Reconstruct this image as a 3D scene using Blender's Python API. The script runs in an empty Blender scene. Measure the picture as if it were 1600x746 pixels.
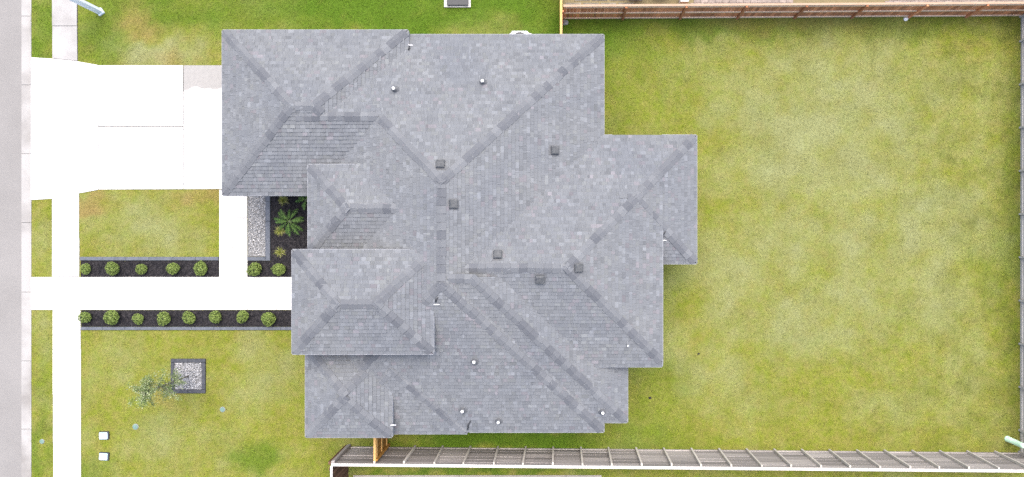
import bpy, math, random
import numpy as np
from mathutils import Vector, Matrix

# ------------------------------------------------------------------ camera, sky, sun, exposure
SC = bpy.context.scene
COL = SC.collection
H = 28.8                     # height of the drone above the lawn
FPX = 1067.0                 # focal length in pixels of the 1600 px wide photograph (24 mm)
NX, NY = 870.0, 373.0        # the nadir point in the photograph
cam_d = bpy.data.cameras.new('camera'); cam = bpy.data.objects.new('camera', cam_d); COL.objects.link(cam)
cam.location = (0, 0, H); cam.rotation_euler = (0, 0, 0)
cam_d.sensor_width = 36.0; cam_d.lens = 36.0*FPX/1600.0
cam_d.shift_x = -(NX-800.0)/1600.0
cam_d.clip_end = 1500.0
SC.camera = cam

SUN_EL, SUN_AZ = math.radians(70), math.radians(12)      # azimuth clockwise from +Y (up in the picture)
world = bpy.data.worlds.new('World'); SC.world = world; world.use_nodes = True
nt = world.node_tree; nt.nodes.clear()
wo = nt.nodes.new('ShaderNodeOutputWorld'); bg = nt.nodes.new('ShaderNodeBackground'); sky = nt.nodes.new('ShaderNodeTexSky')
sky.sky_type = 'NISHITA'; sky.sun_disc = False; sky.sun_elevation = SUN_EL; sky.sun_rotation = SUN_AZ
sky.air_density = 0.9; sky.dust_density = 5.0; sky.ozone_density = 1.0
bg.inputs['Strength'].default_value = 0.15
nt.links.new(sky.outputs[0], bg.inputs[0]); nt.links.new(bg.outputs[0], wo.inputs[0])
sd = bpy.data.lights.new('sun', 'SUN'); sun = bpy.data.objects.new('sun', sd); COL.objects.link(sun)
sd.energy = 1.25; sd.angle = math.radians(58); sd.color = (1.0, 0.965, 0.91)
sun.rotation_euler = Vector((math.sin(SUN_AZ)*math.cos(SUN_EL), math.cos(SUN_AZ)*math.cos(SUN_EL), math.sin(SUN_EL))).to_track_quat('Z', 'Y').to_euler()
sun.location = (0, 0, 60)
SC.view_settings.view_transform = 'Standard'; SC.view_settings.look = 'None'
SC.view_settings.exposure = 1.54; SC.view_settings.gamma = 1.0; SC.view_settings.use_curve_mapping = False
SC.render.engine = 'CYCLES'
SC.cycles.use_denoising = False
SC.cycles.max_bounces = 6

rnd = random.Random(7)
RNG = np.random.default_rng(11)

def gp(px, py, z=0.0):
    """the point at height z that a position in the photograph belongs to"""
    k = (H-z)/FPX
    return Vector(((px-NX)*k, -(py-NY)*k, z))

# ------------------------------------------------------------------ materials
def lin(r, g, b):
    f = lambda c: (c/255/12.92 if c/255 <= 0.04045 else ((c/255+0.055)/1.055)**2.4)
    return (f(r), f(g), f(b), 1)

class NT:
    def __init__(s, name):
        s.m = bpy.data.materials.new(name); s.m.use_nodes = True
        s.t = s.m.node_tree; s.t.nodes.clear()
        s.out = s.n('ShaderNodeOutputMaterial'); s.p = s.n('ShaderNodeBsdfPrincipled')
        s.l(s.p.outputs[0], s.out.inputs[0])
    def n(s, k, **kw):
        x = s.t.nodes.new(k)
        for a, b in kw.items(): setattr(x, a, b)
        return x
    def l(s, a, b): s.t.links.new(a, b)
    def pos(s): return s.n('ShaderNodeNewGeometry').outputs['Position']
    def noise(s, scale, detail=3, rough=0.55, vec=None):
        x = s.n('ShaderNodeTexNoise'); x.inputs['Scale'].default_value = scale; x.inputs['Detail'].default_value = detail
        x.inputs['Roughness'].default_value = rough
        s.l(vec if vec is not None else s.pos(), x.inputs['Vector']); return x.outputs['Fac']
    def ramp(s, fac, stops):
        x = s.n('ShaderNodeValToRGB'); e = x.color_ramp.elements
        while len(e) < len(stops): e.new(0.5)
        for q, (p, c) in zip(e, stops): q.position = p; q.color = c if len(c) == 4 else (*c, 1)
        s.l(fac, x.inputs[0]); return x.outputs[0]
    def mix(s, fac, a, b, mode='MIX'):
        x = s.n('ShaderNodeMix', data_type='RGBA', blend_type=mode)
        for v, i in ((fac, 0), (a, 6), (b, 7)):
            if hasattr(v, 'links'): s.l(v, x.inputs[i])
            else: x.inputs[i].default_value = v if i == 0 else (v if len(v) == 4 else (*v, 1))
        return x.outputs[2]
    def math(s, op, a, b=0.0):
        x = s.n('ShaderNodeMath', operation=op)
        for v, i in ((a, 0), (b, 1)):
            if hasattr(v, 'links'): s.l(v, x.inputs[i])
            else: x.inputs[i].default_value = v
        return x.outputs[0]
    def attr(s, name):
        x = s.n('ShaderNodeAttribute'); x.attribute_name = name; return x
    def bump(s, h, strength, dist=0.01):
        x = s.n('ShaderNodeBump'); x.inputs['Strength'].default_value = strength; x.inputs['Distance'].default_value = dist
        s.l(h, x.inputs['Height']); s.l(x.outputs[0], s.p.inputs['Normal'])
    def done(s, col, rough=0.85, spec=0.3, metal=0.0):
        if hasattr(col, 'links'): s.l(col, s.p.inputs['Base Color'])
        else: s.p.inputs['Base Color'].default_value = col if len(col) == 4 else (*col, 1)
        s.p.inputs['Roughness'].default_value = rough; s.p.inputs['Specular IOR Level'].default_value = spec
        s.p.inputs['Metallic'].default_value = metal
        return s.m

def simple(name, c1, c2, scale=6.0, rough=0.8, spec=0.3, bump=0.0, metal=0.0, objrand=0.0, detail=4):
    t = NT(name)
    c = t.ramp(t.noise(scale, detail), [(0.32, c1), (0.68, c2)])
    if objrand:
        r = t.n('ShaderNodeObjectInfo').outputs['Random']
        v = t.math('ADD', t.math('MULTIPLY', r, 2*objrand), 1-objrand)
        g = t.n('ShaderNodeCombineColor'); [t.l(v, g.inputs[i]) for i in range(3)]
        c = t.mix(1.0, c, g.outputs[0], 'MULTIPLY')
    if bump: t.bump(t.noise(scale*6, 3), bump)
    return t.done(c, rough, spec, metal)

M = {}
# shingles: colour of each tab in an attribute, granule noise over it
t = NT('asphalt_shingle')
g1 = t.noise(160, 2, 0.7); g2 = t.noise(0.55, 4)
c = t.mix(1.0, t.attr('tint').outputs['Color'], t.ramp(g1, [(0.3, (0.86,)*3), (0.72, (1.14,)*3)]), 'MULTIPLY')
c = t.mix(1.0, c, t.ramp(g2, [(0.3, (0.93, 0.94, 0.97)), (0.7, (1.06, 1.05, 1.03))]), 'MULTIPLY')
t.bump(g1, 0.5, 0.004)
M['shingle'] = t.done(c, 0.93, 0.15)
t = NT('ridge_shingle')
r = t.n('ShaderNodeObjectInfo').outputs['Random']
c = t.ramp(r, [(0.0, (0.084, 0.090, 0.101)), (0.25, (0.099, 0.105, 0.116)), (0.6, (0.111, 0.118, 0.128)), (0.85, (0.123, 0.130, 0.140)), (1.0, (0.14, 0.148, 0.158))])
g1 = t.noise(150, 2, 0.7)
c = t.mix(1.0, c, t.ramp(g1, [(0.3, (0.86,)*3), (0.72, (1.14,)*3)]), 'MULTIPLY')
t.bump(g1, 0.5, 0.004)
M['cap'] = t.done(c, 0.93, 0.15)
M['deck'] = simple('roof_underlay', (0.05, 0.05, 0.055), (0.07, 0.07, 0.075), 8)
M['fascia'] = simple('fascia_paint', (0.18, 0.19, 0.21), (0.23, 0.24, 0.26), 3, 0.6)
M['stucco'] = simple('light_stucco', (0.50, 0.48, 0.44), (0.56, 0.54, 0.5), 14, 0.9, bump=0.3)
M['soffit'] = simple('soffit_paint', (0.6, 0.6, 0.58), (0.66, 0.66, 0.64), 5)
M['glass'] = simple('window_glass', (0.02, 0.025, 0.03), (0.03, 0.035, 0.04), 1, 0.08, 0.6)
M['doorwood'] = simple('dark_door', (0.08, 0.06, 0.05), (0.11, 0.085, 0.07), 4, 0.5)
M['garage'] = simple('garage_door_paint', (0.42, 0.41, 0.39), (0.47, 0.46, 0.44), 4, 0.5)
M['vent'] = simple('vent_plastic', (0.055, 0.06, 0.065), (0.085, 0.09, 0.095), 9, 0.6)
M['lead'] = simple('lead_boot', (0.07, 0.075, 0.085), (0.11, 0.115, 0.12), 30, 0.5)
M['pvc'] = simple('white_pipe', (0.62, 0.63, 0.64), (0.7, 0.7, 0.7), 20, 0.35, 0.5)
M['dark'] = simple('dark_metal', (0.02, 0.022, 0.026), (0.035, 0.037, 0.042), 20, 0.5)
M['whitemetal'] = simple('pale_painted_metal', (0.42, 0.46, 0.5), (0.5, 0.54, 0.58), 6, 0.35, 0.5)

def concrete(name, base, dirt, amount, joint=None):
    t = NT(name)
    p = t.pos()
    big = t.noise(0.35, 5, 0.6); fine = t.noise(35, 3, 0.7)
    r = t.n('ShaderNodeObjectInfo').outputs['Random']
    m = t.ramp(t.math('ADD', big, t.math('MULTIPLY', r, 0.08)), [(0.56-0.1*amount, (0, 0, 0)), (0.80-0.14*amount, (1, 1, 1))])
    c = t.mix(m, base, dirt)
    c = t.mix(1.0, c, t.ramp(fine, [(0.25, (0.86,)*3), (0.75, (1.1,)*3)]), 'MULTIPLY')
    t.bump(fine, 0.25, 0.005)
    return t.done(c, 0.9, 0.2)
M['concrete'] = concrete('pale_concrete', (0.54, 0.53, 0.515), (0.36, 0.35, 0.335), 0.25)
M['damp'] = concrete('stained_concrete', (0.31, 0.304, 0.297), (0.2, 0.193, 0.186), 0.9)
M['sidepath'] = concrete('beige_concrete', (0.27, 0.25, 0.22), (0.2, 0.185, 0.16), 0.6)
M['gutterc'] = concrete('gutter_concrete', (0.285, 0.279, 0.27), (0.17, 0.161, 0.152), 0.8)
t = NT('tyre_washed_concrete')      # a damp stain with a ragged edge along the upper lawn
sx = t.n('ShaderNodeSeparateXYZ'); t.l(t.pos(), sx.inputs[0])
mk = t.math('SUBTRACT', t.math('ADD', sx.outputs[1], t.math('MULTIPLY', t.noise(1.1, 4, 0.6), 0.9)), gp(0, 143).y+0.45)
c = t.mix(t.ramp(mk, [(0.0, (0, 0, 0)), (0.10, (1, 1, 1))]), (0.60, 0.59, 0.575), (0.238, 0.232, 0.222))
M['stain'] = t.done(t.mix(1.0, c, t.ramp(t.noise(9, 4), [(0.3, (0.94,)*3), (0.7, (1.06,)*3)]), 'MULTIPLY'), 0.9, 0.2)
M['joint'] = simple('dark_joint_soil', (0.03, 0.027, 0.022), (0.055, 0.05, 0.04), 30)
t = NT('old_asphalt')
f = t.noise(60, 3, 0.75); b = t.noise(0.5, 5, 0.6)
c = t.ramp(f, [(0.25, (0.13, 0.126, 0.122)), (0.5, (0.18, 0.174, 0.168)), (0.8, (0.245, 0.238, 0.23))])
c = t.mix(1.0, c, t.ramp(b, [(0.3, (0.93,)*3), (0.7, (1.06,)*3)]), 'MULTIPLY')
t.bump(f, 0.4, 0.006)
M['asphalt'] = t.done(c, 0.92, 0.2)

# lawn: lush / pale / brown channels from an attribute (what grows where), grain from noise
def lawn_mat(name, gain):
    t = NT(name)
    a = t.attr('lawn'); sp = t.n('ShaderNodeSeparateColor'); t.l(a.outputs['Color'], sp.inputs[0])
    n1 = t.noise(2.4, 5, 0.7); n2 = t.noise(9, 4, 0.7); n3 = t.noise(0.8, 4, 0.6)
    dry = (0.176*gain, 0.171*gain, 0.038*gain); green = (0.062*gain, 0.116*gain, 0.007*gain)
    mid = (0.138*gain, 0.164*gain, 0.017*gain); pale = (0.188*gain, 0.199*gain, 0.082*gain); brown = (0.20*gain, 0.145*gain, 0.05*gain)
    weed = (0.075*gain, 0.088*gain, 0.016*gain)
    c = t.mix(t.ramp(n1, [(0.38, (0, 0, 0)), (0.62, (1, 1, 1))]), mid, dry)
    c = t.mix(sp.outputs[1], c, pale)
    c = t.mix(sp.outputs[0], c, green)
    c = t.mix(sp.outputs[2], c, brown)
    c = t.mix(a.outputs['Alpha'], c, weed)
    c = t.mix(1.0, c, t.ramp(n2, [(0.28, (0.80, 0.80, 0.76)), (0.72, (1.16, 1.16, 1.22))]), 'MULTIPLY')
    c = t.mix(1.0, c, t.ramp(n3, [(0.3, (0.93, 0.91, 0.86)), (0.7, (1.06, 1.07, 1.12))]), 'MULTIPLY')
    rn = t.attr('blade'); v = t.n('ShaderNodeCombineColor')
    k = t.math('ADD', t.math('MULTIPLY', rn.outputs['Fac'], 0.5), 0.80) if name == 'grass_blade' else 0.85
    for i in range(3):
        if hasattr(k, 'links'): t.l(k, v.inputs[i])
        else: v.inputs[i].default_value = k
    c = t.mix(1.0, c, v.outputs[0], 'MULTIPLY')
    return t.done(c, 0.8, 0.12)
M['lawn'] = lawn_mat('lawn_soil', 1.0)
M['blade'] = lawn_mat('grass_blade', 1.0)
M['ground'] = simple('far_ground', (0.1, 0.11, 0.03), (0.14, 0.14, 0.05), 0.6)
M['mulch'] = simple('black_mulch', (0.008, 0.008, 0.010), (0.026, 0.024, 0.025), 22, 0.95, 0.1, 0.8)
M['chip'] = simple('mulch_chip', (0.010, 0.010, 0.013), (0.04, 0.037, 0.039), 9, 0.95, 0.1)
M['edging'] = simple('blue_grey_edging', (0.068, 0.078, 0.095), (0.10, 0.11, 0.13), 7, 0.85, bump=0.3)
M['darkedge'] = simple('charcoal_edging', (0.035, 0.038, 0.045), (0.055, 0.058, 0.066), 9, 0.85, bump=0.3)
t = NT('grey_gravel'); c = t.ramp(t.attr('tint').outputs['Fac'], [(0.0, (0.05, 0.05, 0.05)), (0.35, (0.17, 0.172, 0.175)), (0.7, (0.27, 0.272, 0.276)), (1.0, (0.44, 0.44, 0.44))])
M['gravel'] = t.done(t.mix(1.0, c, t.ramp(t.noise(50), [(0.3, (0.8,)*3), (0.7, (1.2,)*3)]), 'MULTIPLY'), 0.85, 0.25)
M['gravelbed'] = simple('gravel_bed', (0.08, 0.08, 0.078), (0.13, 0.128, 0.125), 30)

def leaf(name, c1, c2, c3):
    t = NT(name)
    c = t.ramp(t.attr('tint').outputs['Fac'], [(0.0, c1), (0.5, c2), (1.0, c3)])
    m = t.done(c, 0.75, 0.1)
    return m
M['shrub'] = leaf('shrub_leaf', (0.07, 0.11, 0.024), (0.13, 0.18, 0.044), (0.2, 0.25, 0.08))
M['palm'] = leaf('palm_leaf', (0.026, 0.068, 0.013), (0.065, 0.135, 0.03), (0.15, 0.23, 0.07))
M['sedge'] = leaf('yellow_green_leaf', (0.10, 0.125, 0.02), (0.2, 0.22, 0.05), (0.36, 0.34, 0.16))
M['treeleaf'] = leaf('grey_green_leaf', (0.05, 0.085, 0.02), (0.14, 0.185, 0.07), (0.32, 0.35, 0.23))
M['bark'] = simple('grey_bark', (0.09, 0.08, 0.065), (0.16, 0.145, 0.12), 18, 0.9)
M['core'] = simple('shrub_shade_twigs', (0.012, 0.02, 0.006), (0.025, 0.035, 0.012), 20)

def wood(name, a, b, c_, rand):
    t = NT(name)
    mp = t.n('ShaderNodeMapping'); tc = t.n('ShaderNodeTexCoord'); t.l(tc.outputs['Object'], mp.inputs[0]); mp.inputs['Scale'].default_value = (1.3, 14, 14)
    f = t.noise(2.2, 5, 0.65, mp.outputs[0])
    col = t.ramp(f, [(0.25, a), (0.5, b), (0.78, c_)])
    r = t.n('ShaderNodeObjectInfo').outputs['Random']
    v = t.n('ShaderNodeCombineColor'); k = t.math('ADD', t.math('MULTIPLY', r, 2*rand), 1-rand); [t.l(k, v.inputs[i]) for i in range(3)]
    col = t.mix(1.0, col, v.outputs[0], 'MULTIPLY')
    t.bump(f, 0.3, 0.004)
    return t.done(col, 0.85, 0.2)
M['grey_wood'] = wood('weathered_grey_wood', (0.16, 0.145, 0.138), (0.26, 0.24, 0.23), (0.36, 0.335, 0.325), 0.32)
M['pale_wood'] = wood('pale_weathered_wood', (0.36, 0.335, 0.3), (0.46, 0.43, 0.39), (0.56, 0.53, 0.49), 0.12)
M['cap_wood'] = wood('bleached_cap_wood', (0.34, 0.32, 0.3), (0.42, 0.4, 0.38), (0.5, 0.48, 0.46), 0.06)
M['cedar'] = wood('red_cedar', (0.33, 0.125, 0.055), (0.46, 0.2, 0.1), (0.58, 0.3, 0.17), 0.36)
M['cedar_rail'] = wood('pale_cedar_rail', (0.55, 0.40, 0.28), (0.62, 0.47, 0.34), (0.7, 0.56, 0.43), 0.08)  # fence rails: one even pale tone, lighter than the pickets
M['cedar_cap'] = wood('bleached_cedar_cap', (0.24, 0.165, 0.11), (0.3, 0.215, 0.15), (0.37, 0.275, 0.2), 0.08)
M['orange_wood'] = wood('new_orange_wood', (0.18, 0.085, 0.018), (0.27, 0.135, 0.03), (0.38, 0.21, 0.06), 0.3)
M['orange_cap'] = wood('new_yellow_wood', (0.36, 0.21, 0.07), (0.44, 0.27, 0.10), (0.5, 0.33, 0.14), 0.1)
M['brown_wood'] = wood('dark_brown_wood', (0.05, 0.026, 0.016), (0.085, 0.045, 0.028), (0.13, 0.075, 0.05), 0.35)
M['paver'] = simple('pink_grey_paver', (0.16, 0.135, 0.12), (0.25, 0.215, 0.19), 9, 0.9, objrand=0.14, bump=0.3)
M['oldpaver'] = simple('mossy_grey_paver', (0.10, 0.095, 0.075), (0.2, 0.185, 0.15), 6, 0.9, objrand=0.2, bump=0.3)
M['mint'] = simple('mint_green_plastic', (0.5, 0.74, 0.55), (0.56, 0.8, 0.6), 5, 0.45)
M['polewhite'] = simple('bluish_white_paint', (0.62, 0.68, 0.76), (0.7, 0.75, 0.82), 4, 0.4)
M['lid'] = simple('pale_blue_plastic_lid', (0.30, 0.44, 0.46), (0.52, 0.60, 0.63), 3.5, 0.5)
M['cyan'] = simple('faded_turquoise_plastic', (0.085, 0.15, 0.13), (0.12, 0.19, 0.165), 9, 0.6)
M['mortar'] = simple('thin_soil', (0.12, 0.1, 0.05), (0.18, 0.15, 0.08), 20)
M['stone'] = simple('grey_stone', (0.16, 0.16, 0.17), (0.3, 0.3, 0.31), 12, 0.8)
M['clod'] = simple('dark_clod', (0.012, 0.012, 0.01), (0.03, 0.028, 0.02), 20)
M['whitetop'] = simple('white_table_paint', (0.5, 0.52, 0.53), (0.6, 0.61, 0.62), 5, 0.4)

# ------------------------------------------------------------------ mesh helpers
class MB:
    def __init__(s): s.v = []; s.f = []; s.c = []
    def poly(s, pts, c=None):
        b = len(s.v); s.v += [tuple(p) for p in pts]; s.f.append(tuple(range(b, b+len(pts))))
        if c is not None: s.c += [c]*len(pts)
    def box(s, x0, x1, y0, y1, z0, z1, ch=0.0):
        if ch <= 0:
            b = len(s.v)
            s.v += [(x0,y0,z0),(x1,y0,z0),(x1,y1,z0),(x0,y1,z0),(x0,y0,z1),(x1,y0,z1),(x1,y1,z1),(x0,y1,z1)]
            s.f += [tuple(b+i for i in q) for q in ((3,2,1,0),(4,5,6,7),(0,1,5,4),(1,2,6,5),(2,3,7,6),(3,0,4,7))]
        else:      # top edges chamfered
            b = len(s.v); c = ch
            s.v += [(x0,y0,z0),(x1,y0,z0),(x1,y1,z0),(x0,y1,z0),(x0,y0,z1-c),(x1,y0,z1-c),(x1,y1,z1-c),(x0,y1,z1-c),
                    (x0+c,y0+c,z1),(x1-c,y0+c,z1),(x1-c,y1-c,z1),(x0+c,y1-c,z1)]
            s.f += [tuple(b+i for i in q) for q in ((3,2,1,0),(0,1,5,4),(1,2,6,5),(2,3,7,6),(3,0,4,7),(4,5,9,8),(5,6,10,9),(6,7,11,10),(7,4,8,11),(8,9,10,11))]
        return s
    def prism(s, pts, z0, z1, ch=0.0):
        n = len(pts); b = len(s.v)
        s.v += [(p[0],p[1],z0) for p in pts] + [(p[0],p[1],z1-ch) for p in pts]
        s.f.append(tuple(b+i for i in reversed(range(n))))
        for i in range(n):
            j = (i+1) % n; s.f.append((b+i, b+j, b+n+j, b+n+i))
        if ch > 0:
            cx = sum(p[0] for p in pts)/n; cy = sum(p[1] for p in pts)/n
            s.v += [(p[0]+(cx-p[0])/max(1e-6, math.hypot(cx-p[0],cy-p[1]))*ch, p[1]+(cy-p[1])/max(1e-6, math.hypot(cx-p[0],cy-p[1]))*ch, z1) for p in pts]
            for i in range(n):
                j = (i+1) % n; s.f.append((b+n+i, b+n+j, b+2*n+j, b+2*n+i))
            s.f.append(tuple(b+2*n+i for i in range(n)))
        else:
            s.f.append(tuple(b+n+i for i in range(n)))
        return s
    def tube(s, path, radii, n=8, cap=True):
        rings = []
        for i, (p, r) in enumerate(zip(path, radii)):
            p = Vector(p); a = Vector(path[max(0, i-1)]); q = Vector(path[min(len(path)-1, i+1)])
            d = (q-a).normalized(); u = d.orthogonal().normalized(); w = d.cross(u)
            b = len(s.v); rings.append(b)
            for k in range(n):
                t = 2*math.pi*k/n; s.v.append(tuple(p + u*math.cos(t)*r + w*math.sin(t)*r))
        for a, b in zip(rings, rings[1:]):
            for k in range(n): s.f.append((a+k, a+(k+1) % n, b+(k+1) % n, b+k))
        if cap:
            s.f.append(tuple(rings[0]+k for k in reversed(range(n)))); s.f.append(tuple(rings[-1]+k for k in range(n)))
        return s
    def lathe(s, prof, n=16, o=(0,0,0)):
        """prof: (r, z) from bottom to top"""
        b = len(s.v)
        for r, z in prof:
            for k in range(n):
                t = 2*math.pi*k/n; s.v.append((o[0]+r*math.cos(t), o[1]+r*math.sin(t), o[2]+z))
        for i in range(len(prof)-1):
            for k in range(n):
                s.f.append((b+i*n+k, b+i*n+(k+1) % n, b+(i+1)*n+(k+1) % n, b+(i+1)*n+k))
        s.f.append(tuple(b+k for k in reversed(range(n)))); s.f.append(tuple(b+(len(prof)-1)*n+k for k in range(n)))
        return s
    def mesh(s, name, mat, smooth=False, attr='tint'):
        me = bpy.data.meshes.new(name); me.from_pydata(s.v, [], s.f)
        if s.c and len(s.c) == len(s.v):
            a = me.attributes.new(attr, 'FLOAT_COLOR', 'POINT')
            a.data.foreach_set('color', np.array([(c if isinstance(c, tuple) else (c, c, c)) + (1.0,) for c in s.c], dtype=np.float32).ravel())
        if mat is not None: me.materials.append(M[mat] if isinstance(mat, str) else mat)
        if smooth: me.polygons.foreach_set('use_smooth', [True]*len(me.polygons))
        me.update(); return me
    def build(s, name, mat, parent=None, loc=(0,0,0), smooth=False):
        return put(name, s.mesh(name, mat, smooth), parent, loc)

def put(name, mesh, parent=None, loc=(0,0,0), rz=0.0):
    o = bpy.data.objects.new(name, mesh); COL.objects.link(o); o.location = loc
    if rz: o.rotation_euler = (0, 0, rz)
    if parent is not None: o.parent = parent
    return o
def empty(name, loc=(0,0,0), rz=0.0): return put(name, None, None, loc, rz)
def tag(o, label, cat, group=None):
    o['label'] = label; o['category'] = cat
    if group: o['group'] = group
    return o
def structure(o): o['kind'] = 'structure'; return o
def stuff(o): o['kind'] = 'stuff'; return o

# ------------------------------------------------------------------ numpy value noise (for what grows where)
def vnoise(x, y, seed):
    xi = np.floor(x).astype(np.int64); yi = np.floor(y).astype(np.int64); fx = x-xi; fy = y-yi
    fx = fx*fx*(3-2*fx); fy = fy*fy*(3-2*fy)
    def h(a, b):
        n = (a*374761393 + b*668265263 + seed*1442695041) & 0x7fffffff
        n = ((n ^ (n >> 13))*1274126177) & 0x7fffffff
        return ((n ^ (n >> 16)) & 0xffff)/65535.0
    return (h(xi,yi)*(1-fx)+h(xi+1,yi)*fx)*(1-fy) + (h(xi,yi+1)*(1-fx)+h(xi+1,yi+1)*fx)*fy
def fbm(x, y, sc, seed, oct=4):
    s = 0; a = 0.5; tot = 0
    for o in range(oct):
        s = s + a*vnoise(x*sc, y*sc, seed+o*17); tot += a; a *= 0.55; sc *= 2.1
    return s/tot

def ss(a, b, x): t = np.clip((x-a)/(b-a), 0, 1); return t*t*(3-2*t)
KG = H/FPX
def lawn_channels(X, Y):
    """lush, pale and brown share of the turf at a place; blobs are patches of different turf with ragged edges"""
    px = X/KG+NX; py = NY-Y/KG
    wx = px + 70*(fbm(X, Y, 0.45, 3)-0.5) + 40*(fbm(X, Y, 1.6, 5)-0.5)
    wy = py + 70*(fbm(X, Y, 0.45, 8)-0.5) + 40*(fbm(X, Y, 1.6, 9)-0.5)
    def blob(cx, cy, rx, ry, soft=0.6): 
        d = np.sqrt(((wx-cx)/rx)**2 + ((wy-cy)/ry)**2); return 1-ss(1-soft, 1+soft*0.6, d)
    lush = np.zeros_like(X)
    for cx, cy, rx, ry, w in ((640, 10, 330, 62, 1.0), (300, -10, 200, 55, .75), (160, 60, 45, 70, .6), (65, 45, 30, 70, .8), (900, 60, 150, 60, .9), (1060, 35, 160, 26, .7), (1000, 120, 130, 110, .22),
                              (780, 692, 230, 26, 1.0), (980, 690, 120, 40, .5), (400, 715, 40, 35, .75), (66, 690, 20, 60, .55), (140, 735, 40, 45, .45), (66, 610, 20, 60, .3), (560, 700, 70, 22, .35),
                              (1230, 45, 40, 20, .5), (1030, 620, 60, 90, .35), (962, 130, 40, 90, .4), (1050, 480, 25, 90, .25), (1560, 390, 50, 60, .25), (1500, 690, 50, 30, .15), (1310, 35, 260, 20, .45), (740, 739, 250, 9, .8), (1580, 380, 16, 330, .3)):
        lush = np.maximum(lush, w*blob(cx, cy, rx, ry))
    lush = np.clip(lush*(0.75+0.5*fbm(X, Y, 1.1, 23)) + 0.42*(fbm(X, Y, 0.9, 21)-0.5) - 0.02, 0, 1)
    pale = np.zeros_like(X)
    for cx, cy, rx, ry, w in ((1310, 200, 230, 170, .75), (1250, 420, 250, 160, .65), (1450, 480, 130, 190, .5), (1130, 560, 130, 100, .45), (240, 350, 110, 55, .5), (255, 85, 90, 30, .75), (66, 380, 20, 60, .4), (230, 560, 130, 60, .45), (400, 570, 90, 70, .5), (250, 700, 120, 50, .3), (66, 540, 20, 60, .35), (1400, 330, 200, 130, .6), (1000, 500, 60, 120, .3)):
        pale = np.maximum(pale, w*blob(cx, cy, rx, ry, .8))
    pale = np.clip(pale*(0.1+1.8*fbm(X, Y, 0.8, 33)) + 1.1*(fbm(X, Y, 0.7, 35)-0.5) + 0.5*(fbm(X, Y, 2.2, 37)-0.5), 0, 1)
    brown = np.zeros_like(X)
    for cx, cy, rx, ry, w in ((215, 32, 42, 24, .5), (150, 320, 45, 16, .7), (320, 310, 40, 18, .6), (1290, 35, 120, 18, .3), (270, 92, 40, 18, .4), (250, 625, 30, 14, .4), (400, 505, 30, 10, .2), (1150, 30, 60, 16, .35)):
        brown = np.maximum(brown, w*blob(cx, cy, rx, ry))
    brown = np.clip(brown*(0.4+1.1*fbm(X, Y, 2.5, 41)) + np.clip(0.9*(fbm(X, Y, 1.9, 43, 3)-0.68), 0, 1), 0, 1)
    # broad-leaved weeds: dark clumps, thicker towards the far fence and the upper lawn
    dens = 0.02+0.10*ss(1380, 1560, wx)+0.05*(1-ss(30, 110, wy))+0.07*blob(230, 90, 110, 22)+0.06*blob(1420, 620, 180, 90)
    weed = ss(0.0, 0.10, fbm(X, Y, 4.6, 61, 4)-(0.72-dens))*0.34
    weed = np.maximum(weed, 0.3*ss(0.0, 0.06, vnoise(X*5.5, Y*5.5, 67)*vnoise(X*1.1, Y*1.1, 69)-(0.80-dens*.6)))
    olive = (0.09+0.17*ss(1330, 1540, wx)+0.12*(1-ss(40, 150, wy)))*ss(0.46, 0.66, fbm(X, Y, 1.15, 71, 5))
    weed = weed + olive*(px > 940)
    return lush, pale, brown, np.clip(weed, 0, 1)

# ------------------------------------------------------------------ the setting: ground, street, kerb, lawn
structure(MB().box(-600, 600, -600, 600, -0.6, -0.22).build('ground', 'ground'))
x30, x45, x49 = gp(30, 0).x, gp(45.5, 0).x, gp(49.5, 0).x
structure(MB().box(-34.0, x30, -150, 150, -0.21, -0.125).build('street', 'asphalt'))
kerb = structure(MB().box(x30+0.002, x49-0.004, -150, 150, -0.215, -0.16).build('kerb', 'joint'))
ys = [24, 132, 240, 348, 457, 565, 672]
ys = [-84-108*k for k in (2, 1, 0)] + ys + [780+108*k for k in range(3)]
for a, b in zip(ys, ys[1:]):
    y0, y1 = gp(0, b).y+0.008, gp(0, a).y-0.008
    m = MB().box(x30+0.004, x45, y0, y1, -0.155, -0.115)
    # kerb profile: face rises from the gutter pan, rounded nose
    prof = [(x45, -0.155), (x45, -0.11), (x45+0.02, -0.02), (x45+0.045, 0.012), (x49-0.006, 0.018), (x49-0.006, -0.155)]
    i = len(m.v); n = len(prof)
    m.v += [(p[0]+0.001, y0, p[1]) for p in prof] + [(p[0]+0.001, y1, p[1]) for p in prof]
    for k in range(n): m.f.append((i+k, i+(k+1) % n, i+n+(k+1) % n, i+n+k))
    m.f += [tuple(i+k for k in reversed(range(n))), tuple(i+n+k for k in range(n))]
    o = m.build('kerb_stone', 'gutterc', kerb)

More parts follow.
